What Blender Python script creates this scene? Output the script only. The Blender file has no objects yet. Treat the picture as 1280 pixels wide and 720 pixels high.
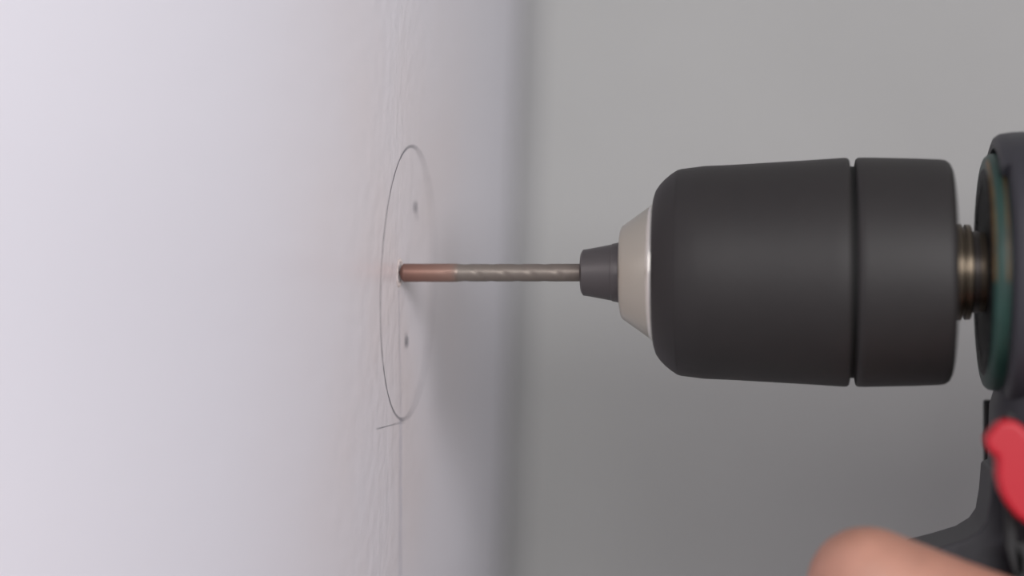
import bpy, math, random
from mathutils import Vector, Matrix, noise
random.seed(4)
S = bpy.context.scene
S.view_settings.view_transform = 'Standard'
MM = 0.001
TILT = math.radians(-2.0)

# ---------------------------------------------------------------- materials
def mat(name, col, rough=0.5, metal=0.0, bump=0.0, bscale=400, var=0.0, vscale=60, spec=0.5, sss=0.0, coat=0.0):
    m = bpy.data.materials.new(name); m.use_nodes = True
    nt = m.node_tree; n = nt.nodes; l = nt.links
    b = n['Principled BSDF']
    b.inputs['Base Color'].default_value = (*col, 1)
    b.inputs['Roughness'].default_value = rough
    b.inputs['Metallic'].default_value = metal
    b.inputs['Specular IOR Level'].default_value = spec
    if sss:
        b.inputs['Subsurface Weight'].default_value = sss
        b.inputs['Subsurface Scale'].default_value = 0.004
        b.inputs['Subsurface Radius'].default_value = (1, .35, .2)
    tc = n.new('ShaderNodeTexCoord')
    if var:
        nz = n.new('ShaderNodeTexNoise'); nz.inputs['Scale'].default_value = vscale
        nz.inputs['Detail'].default_value = 4
        l.new(tc.outputs['Object'], nz.inputs['Vector'])
        r = n.new('ShaderNodeValToRGB')
        r.color_ramp.elements[0].position = .3; r.color_ramp.elements[1].position = .7
        r.color_ramp.elements[0].color = (*[c*(1-var) for c in col], 1)
        r.color_ramp.elements[1].color = (*[min(1, c*(1+var)) for c in col], 1)
        l.new(nz.outputs['Fac'], r.inputs['Fac']); l.new(r.outputs['Color'], b.inputs['Base Color'])
    if bump:
        nz = n.new('ShaderNodeTexNoise'); nz.inputs['Scale'].default_value = bscale
        nz.inputs['Detail'].default_value = 5
        l.new(tc.outputs['Object'], nz.inputs['Vector'])
        bp = n.new('ShaderNodeBump'); bp.inputs['Strength'].default_value = bump
        bp.inputs['Distance'].default_value = 0.0004
        l.new(nz.outputs['Fac'], bp.inputs['Height']); l.new(bp.outputs['Normal'], b.inputs['Normal'])
    return m

# white wall : satin paint, faint roller texture, pinkish warm glow round the hole painted into the colour
def white_wall():
    m = mat('painted_white_wall', (.765,.745,.805), .33, bump=.9, bscale=230)
    nt=m.node_tree;n=nt.nodes;l=nt.links;b=n['Principled BSDF']
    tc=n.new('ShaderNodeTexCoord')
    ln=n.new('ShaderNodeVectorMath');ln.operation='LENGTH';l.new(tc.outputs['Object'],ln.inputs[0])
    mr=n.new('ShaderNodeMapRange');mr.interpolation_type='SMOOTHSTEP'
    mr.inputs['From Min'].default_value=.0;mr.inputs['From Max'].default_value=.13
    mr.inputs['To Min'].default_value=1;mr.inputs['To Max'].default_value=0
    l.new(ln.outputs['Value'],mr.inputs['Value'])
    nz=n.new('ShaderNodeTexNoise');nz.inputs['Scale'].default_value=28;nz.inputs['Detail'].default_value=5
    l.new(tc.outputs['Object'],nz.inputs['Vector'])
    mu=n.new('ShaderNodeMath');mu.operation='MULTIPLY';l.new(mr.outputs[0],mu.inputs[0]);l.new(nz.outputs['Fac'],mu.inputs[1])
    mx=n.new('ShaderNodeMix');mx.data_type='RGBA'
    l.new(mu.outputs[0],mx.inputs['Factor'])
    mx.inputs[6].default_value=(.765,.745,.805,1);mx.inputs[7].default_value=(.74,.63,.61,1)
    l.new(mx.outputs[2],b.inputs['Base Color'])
    return m
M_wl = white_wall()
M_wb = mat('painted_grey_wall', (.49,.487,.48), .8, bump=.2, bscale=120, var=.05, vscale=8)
M_corner_shade = mat('grey_corner_shade', (.36,.355,.36), .6, bump=.2, bscale=200, var=.06, vscale=30)  # darker grey that stands in for shade in the wall corner
M_fl = mat('grey_floor', (.42,.40,.38), .7, var=.1, vscale=6)
M_pencil = mat('pencil_graphite', (.045,.045,.07), .6, var=.2, vscale=900)
M_pencil_l = mat('pencil_blue', (.36,.38,.50), .6, var=.2, vscale=900)
M_pencil_f = mat('pencil_faint', (.55,.53,.58), .6, var=.2, vscale=900)
M_dust = mat('plaster_dust', (.60,.52,.50), .95, bump=.6, bscale=900)
M_chuck = mat('chuck_black_plastic', (.0185,.0158,.0158), .56, bump=.12, bscale=1800, var=.06, vscale=150, spec=.45)
M_groove = mat('chuck_groove_shadow_gap', (.004,.004,.004), .7)
M_nose = mat('nose_nickel', (.56,.53,.455), .28, metal=.95)
M_rim = mat('nose_rim_polished', (.88,.85,.79), .2, metal=.95)
M_jaw = mat('jaw_dark_steel', (.12,.11,.11), .4, metal=.8)
M_house = mat('housing_charcoal', (.028,.027,.034), .5, bump=.15, bscale=1400)
M_black = mat('housing_black_rubber', (.011,.011,.012), .6, bump=.2, bscale=1200)
M_green = mat('seal_green', (.014,.048,.038), .45, var=.25, vscale=120)
M_spin = mat('spindle_bronze_steel', (.15,.12,.09), .35, metal=.9)
M_spin2 = mat('spindle_dark_steel', (.08,.07,.065), .4, metal=.85)
M_red = mat('red_plastic', (.47,.005,.018), .38)
M_txt = mat('white_print', (.2,.2,.2), .6)
M_grease = mat('brown_grease', (.10,.06,.02), .4, var=.4, vscale=400)
M_skin = mat('skin', (.47,.235,.17), .48, bump=.4, bscale=500, var=.13, vscale=90, sss=.12)
M_nail = mat('fingernail', (.70,.42,.36), .3)
M_sleeve = mat('grey_sleeve_cloth', (.10,.11,.14), .9, bump=.8, bscale=900)

def bit_material():
    m = bpy.data.materials.new('drill_bit_steel'); m.use_nodes = True
    n = m.node_tree.nodes; l = m.node_tree.links; b = n['Principled BSDF']
    b.inputs['Metallic'].default_value = .6; b.inputs['Roughness'].default_value = .42
    tc = n.new('ShaderNodeTexCoord'); sp = n.new('ShaderNodeSeparateXYZ')
    l.new(tc.outputs['Object'], sp.inputs[0])
    mp = n.new('ShaderNodeMapRange'); mp.inputs['From Min'].default_value = 0; mp.inputs['From Max'].default_value = .035
    l.new(sp.outputs['X'], mp.inputs['Value'])
    r = n.new('ShaderNodeValToRGB'); e = r.color_ramp.elements
    e[0].position = 0; e[0].color = (.21,.115,.095,1)
    e[1].position = 1; e[1].color = (.19,.16,.14,1)
    a = e.new(.10); a.color = (.27,.15,.12,1)
    a = e.new(.285); a.color = (.30,.19,.155,1)
    a = e.new(.33); a.color = (.235,.205,.18,1)
    l.new(mp.outputs[0], r.inputs['Fac']); l.new(r.outputs['Color'], b.inputs['Base Color'])
    return m
M_bit = bit_material()

# ---------------------------------------------------------------- helpers
def obj(name, verts, faces, m, parent=None, smooth=True, split=32):
    me = bpy.data.meshes.new(name); me.from_pydata([tuple(v) for v in verts], [], faces); me.update()
    o = bpy.data.objects.new(name, me); S.collection.objects.link(o)
    me.materials.append(m)
    import bmesh
    bm = bmesh.new(); bm.from_mesh(me); bmesh.ops.recalc_face_normals(bm, faces=bm.faces); bm.to_mesh(me); bm.free()
    if smooth:
        for p in me.polygons: p.use_smooth = True
        if split:
            e = o.modifiers.new('es', 'EDGE_SPLIT'); e.split_angle = math.radians(split)
    if parent: o.parent = parent
    return o

def box(name, x0,x1,y0,y1,z0,z1, m, parent=None, bev=0):
    v = [(x,y,z) for x in (x0,x1) for y in (y0,y1) for z in (z0,z1)]
    f = [(0,1,3,2),(4,6,7,5),(0,4,5,1),(2,3,7,6),(0,2,6,4),(1,5,7,3)]
    o = obj(name, v, f, m, parent, smooth=False)
    if bev:
        b = o.modifiers.new('b','BEVEL'); b.width = bev; b.segments = 4
    return o

def lathe(name, prof, m, parent, seg=160, mod=None, split=32):
    v=[]; f=[]
    for (x,r) in prof:
        for k in range(seg):
            a = 2*math.pi*k/seg
            rr = r if mod is None else r*mod(x,a)
            v.append((x*MM, rr*MM*math.cos(a), rr*MM*math.sin(a)))
    for i in range(len(prof)-1):
        for k in range(seg):
            k2=(k+1)%seg
            f.append((i*seg+k, i*seg+k2, (i+1)*seg+k2, (i+1)*seg+k))
    f.append(tuple(range(seg))); f.append(tuple((len(prof)-1)*seg+k for k in range(seg)))
    return obj(name, v, f, m, parent, split=split)

def loft(name, rings, m, parent, split=40):
    n=len(rings[0]); v=[]; f=[]
    for r in rings: v+= [tuple(c*MM for c in p) for p in r]
    for i in range(len(rings)-1):
        for k in range(n):
            k2=(k+1)%n
            f.append((i*n+k,i*n+k2,(i+1)*n+k2,(i+1)*n+k))
    f.append(tuple(range(n))); f.append(tuple((len(rings)-1)*n+k for k in range(n)))
    return obj(name, v, f, m, parent, split=split)

def sup(a, e):
    c,s=math.cos(a),math.sin(a)
    return (math.copysign(abs(c)**(2/e),c), math.copysign(abs(s)**(2/e),s))

def ring_yz(x, hw, zt, zb, e=2.6, n=96, yc=0):
    zc=(zt+zb)/2; hh=(zt-zb)/2; out=[]
    for k in range(n):
        c,s=sup(2*math.pi*k/n,e); out.append((x, yc+hw*c, zc+hh*s))
    return out
def ring_xy(z, x0, x1, hw, e=3, n=96, slope=0):
    xc=(x0+x1)/2; hx=(x1-x0)/2; out=[]
    for k in range(n):
        c,s=sup(2*math.pi*k/n,e); out.append((xc+hx*c, hw*s, z+slope*hx*c))
    return out

def extrude_xz(name, pts, y0, y1, m, parent, bev=1.0):
    n=len(pts)
    v=[(x*MM,y0*MM,z*MM) for x,z in pts]+[(x*MM,y1*MM,z*MM) for x,z in pts]
    f=[tuple(range(n)), tuple(range(2*n-1,n-1,-1))]+[(k,(k+1)%n,n+(k+1)%n,n+k) for k in range(n)]
    o=obj(name,v,f,m,parent,split=0)
    b=o.modifiers.new('b','BEVEL'); b.width=bev*MM; b.segments=4; b.limit_method='ANGLE'; b.angle_limit=math.radians(35)
    w=o.modifiers.new('w','WEIGHTED_NORMAL'); w.keep_sharp=True
    return o

def empty(name, rot=None):
    e=bpy.data.objects.new(name,None); S.collection.objects.link(e); e.empty_display_size=.02
    if rot is not None: e.rotation_euler=(0,rot,0)
    return e

# ---------------------------------------------------------------- room
WB=.153
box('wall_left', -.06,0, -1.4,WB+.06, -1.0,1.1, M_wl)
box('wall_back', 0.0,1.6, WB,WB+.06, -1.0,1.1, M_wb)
box('floor', -.06,1.6, -1.4,WB+.06, -1.05,-1.0, M_fl)
# concave strip added down the inside corner, painting its dark band of shade
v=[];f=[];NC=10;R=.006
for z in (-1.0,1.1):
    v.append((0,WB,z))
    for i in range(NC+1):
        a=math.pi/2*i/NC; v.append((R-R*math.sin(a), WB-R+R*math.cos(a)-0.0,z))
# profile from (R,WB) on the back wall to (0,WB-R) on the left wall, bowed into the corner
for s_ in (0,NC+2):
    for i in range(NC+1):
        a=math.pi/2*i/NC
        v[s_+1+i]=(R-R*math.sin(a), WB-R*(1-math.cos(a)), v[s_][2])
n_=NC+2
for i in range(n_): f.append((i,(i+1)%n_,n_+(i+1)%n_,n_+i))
obj('corner_shade_strip_1',v,f,M_corner_shade,None,split=50)

# ---------------------------------------------------------------- pencil marks on wall
marks=empty('pencil_marking')
def ribbon(name, pts, w, m, closed=False, h=.05):
    n=len(pts); v=[]; f=[]
    for i,(y,z) in enumerate(pts):
        a=pts[(i-1)%n] if (closed or i>0) else pts[i]
        b=pts[(i+1)%n] if (closed or i<n-1) else pts[i]
        d=Vector((b[0]-a[0],b[1]-a[1])); d.normalize(); p=Vector((-d.y,d.x))
        ww=w*(.75+.5*noise.noise(Vector((y*.7,z*.7,3))))
        v.append((h*MM,(y+p.x*ww/2)*MM,(z+p.y*ww/2)*MM)); v.append((h*MM,(y-p.x*ww/2)*MM,(z-p.y*ww/2)*MM))
    for i in range(n if closed else n-1):
        j=(i+1)%n; f.append((2*i,2*i+1,2*j+1,2*j))
    return obj(name,v,f,m,marks,smooth=False)
CY,CZ,CR=9.5,-1.85,26.2
ribbon('circle',[(CY+CR*math.cos(2*math.pi*k/240),CZ+CR*math.sin(2*math.pi*k/240)) for k in range(240)],.38,M_pencil,True)
ribbon('tick',[(-16+i*26/12, -28.2-i*.03) for i in range(13)],.15,M_pencil)
ribbon('guide_line',[(6+6*i/30, -27.5-36*i/30) for i in range(31)],.6,M_pencil_l)
ribbon('guide_line_faint',[(0+6*i/30, -3-24*i/30) for i in range(31)],.5,M_pencil_f)
def dot(name,y,z,r):
    pts=[(.06*MM,(y+r*(.8+.4*random.random())*math.cos(t*math.pi/7))*MM,(z+r*(.8+.5*random.random())*math.sin(t*math.pi/7))*MM) for t in range(14)]
    obj(name,pts,[tuple(range(14))],M_pencil,marks,smooth=False)
dot('dot_upper',13.5,13.0,1.0); dot('dot_lower',9.3,-13.2,1.0)
ribbon('dot_upper_tick',[(13.5,13.5),(15.5,10.5)],.5,M_pencil)
ribbon('dot_lower_tick',[(8.5,-11.5),(9.5,-14.5)],.5,M_pencil)

# dust lip around the hole
v=[];f=[];NA,NB=64,14
for i in range(NA):
    a=2*math.pi*i/NA
    for j in range(NB):
        t=j/(NB-1); r=1.75+.8*t*(1+.8*noise.noise(Vector((math.cos(a)*2,math.sin(a)*2,1))))
        h=.26*math.sin(math.pi*t)*(.7+.9*noise.noise(Vector((math.cos(a)*4,math.sin(a)*4,t*3))))
        v.append((max(0,h)*MM+.00002, r*math.cos(a)*MM, r*math.sin(a)*MM*1.1))
for i in range(NA):
    for j in range(NB-1):
        i2=(i+1)%NA; f.append((i*NB+j,i2*NB+j,i2*NB+j+1,i*NB+j+1))
obj('plaster_dust_ring',v,f,M_dust,None,split=0)

# ---------------------------------------------------------------- drill
drill=empty('cordless_drill',TILT)
def flute(x,a):
    if x<11: d=.015; p=18.
    elif x<31: d=.045; p=10.
    else: d=0; p=10.
    ph=2*(a-2*math.pi*x/p)
    return 1-d*max(0,math.cos(ph))**2
prof=[(0.05,.3),(.4,1.2),(.9,1.75)]
x=1.2
while x<35.5:
    prof.append((x,1.72 if x<11 else 1.64)); x+=.25
lathe('bit',prof,M_bit,drill,seg=72,mod=flute,split=0)
lathe('jaws',[(34.3,1.8),(34.35,3.7),(34.7,4.25),(36,4.45),(40.0,5.2),(40.1,5.32),(41.8,5.65),(45,5.65)],M_jaw,drill,seg=180)
lathe('nose_cone',[(41.7,5.4),(41.75,8.1),(42.0,8.6),(42.6,9.0),(47.3,12.35),(47.8,12.5),(49,12.5)],M_nose,drill)
lathe('nose_rim',[(46.9,11.9),(47.2,12.45),(47.6,12.75),(48.2,12.8),(49,12.8)],M_rim,drill)
fs=[(47.9,12.9),(47.95,14.1),(48.3,15.2),(49.0,16.2),(49.9,17.15),(51,18.05),(52.1,18.75),(52.45,18.9),(52.5,18.85),(52.75,18.98),(56.2,19.4),(57,19.5),(62,19.68),(75,20.35),(80,20.65),(82.3,20.78),(82.8,20.72),(83.15,20.4),(83.3,19.6),(83.3,17)]
lathe('front_sleeve',fs,M_chuck,drill,split=25)
lathe('sleeve_groove',[(83,19.2),(84.8,19.2)],M_groove,drill)
rs=[(84.2,17),(84.2,19.8),(84.35,20.5),(84.8,20.78),(86,20.8),(95,20.55),(99.3,20.35),(100.2,20.2),(100.9,19.7),(101.3,18.9),(101.4,17.5),(101.4,8)]
lathe('rear_sleeve',rs,M_chuck,drill)
lathe('spindle_collar',[(100.5,8.6),(103.0,8.7),(103.2,8.4),(103.3,7.9),(103.6,7.9),(103.7,8.6),(104.6,8.6),(104.8,8.2),(104.9,7.2),(110,7.2)],M_spin,drill)
lathe('spindle_shaft',[(104.5,7.3),(106,7.4),(106.2,6.9),(109,6.9)],M_spin2,drill)
lathe('face_plate',[(107.2,7.4),(107.2,15),(107.0,15.4),(106.8,16),(106.8,18.3),(107.0,18.6),(109.4,18.6)],M_black,drill)
lathe('green_seal',[(107.3,18.2),(107.0,18.5),(106.95,19.9),(107.2,20.6),(107.8,21.1),(108.6,21.3),(111.4,21.3)],M_green,drill)
for k in range(30):
    a=2*math.pi*k/30
    if k%3==0: r0,r1=15.0,17.8
    else: r0,r1=16.6,17.8
    w=.22
    pts=[]
    for (r,s) in ((r0,-w),(r1,-w),(r1,w),(r0,w)):
        pts.append((106.77*MM,(r*math.cos(a)-s*math.sin(a))*MM,(r*math.sin(a)+s*math.cos(a))*MM))
    obj('scale_mark_%d'%k,pts,[(0,1,2,3)],M_txt,drill,smooth=False)
v=[];f=[]
for i in range(26):
    a=math.radians(105+ i*3.2)
    for r,xx in ((19.9,106.93),(20.65,107.2),(21.4,109.6)):
        v.append((xx*MM-.00006,r*math.cos(a)*MM*1.002,r*math.sin(a)*MM*1.002))
for i in range(25):
    for j in range(2): f.append((i*3+j,(i+1)*3+j,(i+1)*3+j+1,i*3+j+1))
obj('grease_smear',v,f,M_grease,drill)
sec=[(109.9,21.0,22.3,-22.3),(110.0,22.6,23.6,-23.4),(110.4,23.4,24.3,-24.0),(111.2,23.9,24.7,-24.4),(114,24.3,25.0,-25.0),(130,26.5,27.5,-27),(150,28,29.5,-28),(190,28.5,30,-29),(225,27.5,29,-28),(243,25,26,-26),(250,21,22,-22),(252.5,14,15,-15)]
loft('housing',[ring_yz(x,h,t,b,2.35) for x,h,t,b in sec],M_house,drill)
v=[];f=[];ND=40
prof_h=[(109.5,22.0),(108.7,22.2),(108.5,23.0),(108.9,24.2),(109.8,24.8),(112,25.1),(116,25.2),(116,22)]
for i in range(ND+1):
    a=math.radians(48+84*i/ND)
    for (x_,r_) in prof_h: v.append((x_*MM,r_*math.cos(a)*MM,r_*math.sin(a)*MM))
n_=len(prof_h)
for i in range(ND):
    for j in range(n_):
        j2=(j+1)%n_; f.append((i*n_+j,(i+1)*n_+j,(i+1)*n_+j2,i*n_+j2))
f.append(tuple(range(n_)));f.append(tuple(ND*n_+j for j in range(n_)))
obj('gear_case_hood',v,f,M_house,drill)
loft('rear_vent_cap',[ring_yz(x,h,h,-h,2.2) for x,h in ((251,15),(253.5,14.5),(254.5,12))],M_black,drill)
gs=[(-8,111,165,18),(-20,109.6,166,18.5),(-24,108.4,166,18.5),(-30,108.2,166,18.5),(-40,108.0,165,18.5),(-46,108.2,163,18),(-52,109.5,161,17.5),(-60,113,160,17),(-75,117,160,16.5),(-95,121,163,16.5),(-115,124,166,17),(-128,122,172,20),(-134,116,180,24)]
loft('grip',[ring_xy(z,a,b,h,3.2) for z,a,b,h in gs],M_house,drill)
gp=[(-48,112.5,158,17.95),(-60,116,157,17.5),(-75,120,157,17.0),(-95,124,160,17.0),(-115,127,163,17.4)]
loft('grip_rubber',[ring_xy(z,a,b,h,3.2) for z,a,b,h in gp],M_black,drill)
loft('battery_pack',[ring_xy(z,a,b,h,5) for z,a,b,h in ((-133,104,190,33),(-135,100,193,36),(-150,98,195,37),(-178,98,195,37),(-184,100,193,35),(-186,104,189,31))],M_black,drill)
guard=[(112,-33),(107.6,-35),(107.2,-40),(106.6,-43.6),(105.4,-45.4),(102.9,-47.0),(98.6,-48.4),(94.6,-49.5),(93.8,-50.0),(94.2,-50.8),(97,-51.8),(101,-53.6),(104,-57),(106,-62),(118,-64),(120,-40)]
extrude_xz('trigger_guard',guard,-11,11,M_house,drill,.8)
extrude_xz('trigger',[(112,-60),(103.5,-62),(101.5,-67),(102.5,-74),(106,-81),(110,-86),(122,-87),(121,-62)],-7,7,M_black,drill,1.5)
for sgn,nm in ((-1,'near'),(1,'far')):
    ya,yb=sorted((sgn*17,sgn*20.2))
    extrude_xz('cheek_rib_'+nm,[(108.8,-24),(110.4,-24),(110.9,-46),(112.2,-48.5),(112.2,-52),(110.2,-51.5),(108.9,-47)],ya,yb,M_black,drill,.4)
    extrude_xz('cheek_block_'+nm,[(110.2,-46),(113,-46),(113,-47.2),(114.2,-47.2),(114.2,-45.6),(118,-45.5),(118,-53),(110.6,-52.6)],ya,yb,M_black,drill,.4)
red=[(105.2,-27.8),(104.9,-28.8),(105.6,-30.2),(107.0,-31.4),(106.9,-34.5),(107.4,-37.0),(108.5,-39.2),(110.1,-41.2),(112.2,-42.6),(116,-43.4),(120,-42.5),(123,-38),(122,-32),(117,-30),(113.5,-28.4),(111.6,-26.2),(110.2,-25),(108.5,-24.9),(107.1,-25.5)]
extrude_xz('red_lever',red,-25.5,-18,M_red,drill,1.3)

# ---------------------------------------------------------------- hand (left hand gripping the drill)
hand=empty('hand',TILT)
V=[];F=[]
def capsule(p,q,r0,r1,seg=20,rows=7):
    p=Vector(p);q=Vector(q);d=(q-p);L=d.length;d.normalize()
    u=d.orthogonal().normalized();w=d.cross(u)
    base=len(V);rings=[]
    for i in range(rows+1):
        t=-math.pi/2+math.pi/2*i/rows; rings.append((r0*math.sin(t),r0*math.cos(t)))
    for i in range(1,6): rings.append((L*i/6,r0+(r1-r0)*i/6))
    for i in range(rows+1):
        t=math.pi/2*i/rows; rings.append((L+r1*math.sin(t),r1*math.cos(t)))
    for (s,r) in rings:
        r=max(r,.02)
        for k in range(seg):
            a=2*math.pi*k/seg; pt=p+d*s+(u*math.cos(a)+w*math.sin(a))*r
            V.append(tuple(c*MM for c in pt))
    for i in range(len(rings)-1):
        for k in range(seg):
            k2=(k+1)%seg;F.append((base+i*seg+k,base+i*seg+k2,base+(i+1)*seg+k2,base+(i+1)*seg+k))
    F.append(tuple(base+k for k in range(seg))[::-1]);F.append(tuple(base+(len(rings)-1)*seg+k for k in range(seg)))
def chain(pts):
    for (a,ra),(b,rb) in zip(pts[:-1],pts[1:]): capsule(a,b,ra,rb)
wrist=(190,-26,-112)
fingers={
 'index':[((136,-30,-68),11.5),((112,-29,-62.0),9.6),((97,-25,-56.5),9.2),((85.6,-22.5,-53.6),10.4),((85.0,-2,-60),8.6),((91,14,-64),7.4)],
 'middle':[((137,-31,-86),11.5),((112,-31,-84),9.6),((93,-23,-83),10),((92,-3,-84),8.8),((100,14,-86),7.6)],
 'ring':[((140,-30,-103),11),((116,-30,-103),9.3),((98,-23,-102),9.6),((98,-4,-102),8.4),((106,13,-103),7.2)],
 'pinky':[((145,-28,-118),10),((124,-28,-119),8),((109,-23,-119),8.3),((108,-7,-119),7.2),((114,6,-119),6.3)]}
for k,ch in fingers.items():
    chain([(wrist,17)]+[((170,-29,(ch[0][0][2]-100)*.6-101),13)]+ch)
chain([((175,-22,-85),14),((166,-22,-70),14),((172,2,-58),13),((164,20,-54),11),((146,26,-55),9.6),((128,26,-58),8)])
chain([(wrist,20),((172,-16,-95),17),((172,0,-75),13)])
chain([(wrist,21),((215,-28,-126),23),((270,-34,-155),30),((350,-44,-200),37)])
me=bpy.data.meshes.new('hand_skin');me.from_pydata(V,[],F)
ho=bpy.data.objects.new('hand_skin',me);S.collection.objects.link(ho);me.materials.append(M_skin);ho.parent=hand
r=ho.modifiers.new('r','REMESH');r.mode='VOXEL';r.voxel_size=.0013;r.use_smooth_shade=True
s=ho.modifiers.new('s','SMOOTH');s.factor=.6;s.iterations=7
d=(Vector((350,-44,-200))-Vector((270,-34,-155))).normalized();u=d.orthogonal().normalized();w=d.cross(u)
rings=[]
for s_,rr in ((0,33),(1,36),(10,37),(30,38.5),(70,42),(72,40)):
    c=Vector((285,-36,-163))+d*s_
    rings.append([tuple(c+(u*math.cos(2*math.pi*k/64)+w*math.sin(2*math.pi*k/64))*(rr+.8*math.sin(k*.6+s_))) for k in range(64)])
loft('sleeve_cuff',rings,M_sleeve,hand)
for nm,p,nrm in (('index',(92,20.2,-62.5),(.3,.9,.2)),('middle',(101,20.6,-84),(.3,.9,.2)),('ring',(107,19.2,-101),(.3,.9,.2)),('pinky',(115,11.3,-117.5),(.3,.9,.2)),('thumb',(127,33,-55),(-.1,1,.3))):
    n=Vector(nrm).normalized();u=n.orthogonal().normalized();w=n.cross(u);v=[];f=[]
    for i in range(6):
        for k in range(16):
            rr=i/5;a=2*math.pi*k/16
            v.append(tuple((Vector(p)+u*math.cos(a)*rr*3.6+w*math.sin(a)*rr*4.6-n*(rr*rr*1.6))*MM))
    for i in range(5):
        for k in range(16):
            k2=(k+1)%16;f.append((i*16+k,i*16+k2,(i+1)*16+k2,(i+1)*16+k))
    obj('nail_'+nm,v,f,M_nail,hand,split=0)

# ---------------------------------------------------------------- light
w=bpy.data.worlds.new('World');S.world=w;w.use_nodes=True
bg=w.node_tree.nodes['Background'];bg.inputs[0].default_value=(.97,.975,1,1);bg.inputs[1].default_value=.40
def area(name,loc,target,size,power,col):
    l=bpy.data.lights.new(name,'AREA');l.shape='RECTANGLE';l.size=size[0];l.size_y=size[1];l.energy=power;l.color=col
    o=bpy.data.objects.new(name,l);S.collection.objects.link(o);o.location=loc
    o.rotation_euler=(Vector(target)-Vector(loc)).to_track_quat('-Z','Y').to_euler();return o
area('back_wall_fill',(.32,-.95,.30),(.12,.15,-.02),(.5,.5),5.0,(1,.985,.97))  # unseen fill light, added to brighten the back wall
sl=bpy.data.lights.new('wall_gradient_spot','SPOT');sl.energy=7.0;sl.spot_size=math.radians(66);sl.spot_blend=.75;sl.shadow_soft_size=.08;sl.color=(.98,.96,1)  # unseen spot, added so the left wall fades from bright to dim
so=bpy.data.objects.new('wall_gradient_spot',sl);S.collection.objects.link(so);so.location=(.45,-.45,.12)
so.rotation_euler=(Vector((0,-.23,0))-Vector(so.location)).to_track_quat('-Z','Y').to_euler()

# ---------------------------------------------------------------- camera
yaw=math.radians(8.04);d0=.375;xr0=-.02115
Fw=Vector((-math.sin(yaw),math.cos(yaw),0));Rt=Vector((math.cos(yaw),math.sin(yaw),0))
C=-Rt*xr0-Fw*d0+Vector((0,0,-.00285))
cam=bpy.data.cameras.new('camera');co=bpy.data.objects.new('camera',cam);S.collection.objects.link(co)
cam.sensor_width=36;cam.lens=2500/1280*36;cam.clip_start=.01
cam.dof.use_dof=True;cam.dof.focus_distance=.368;cam.dof.aperture_fstop=3.8
Mx=Matrix.Translation(C)@Matrix.Rotation(yaw,4,'Z')@Matrix.Rotation(math.pi/2,4,'X')
co.matrix_world=Matrix.Rotation(TILT,4,'Y')@Mx
S.camera=co
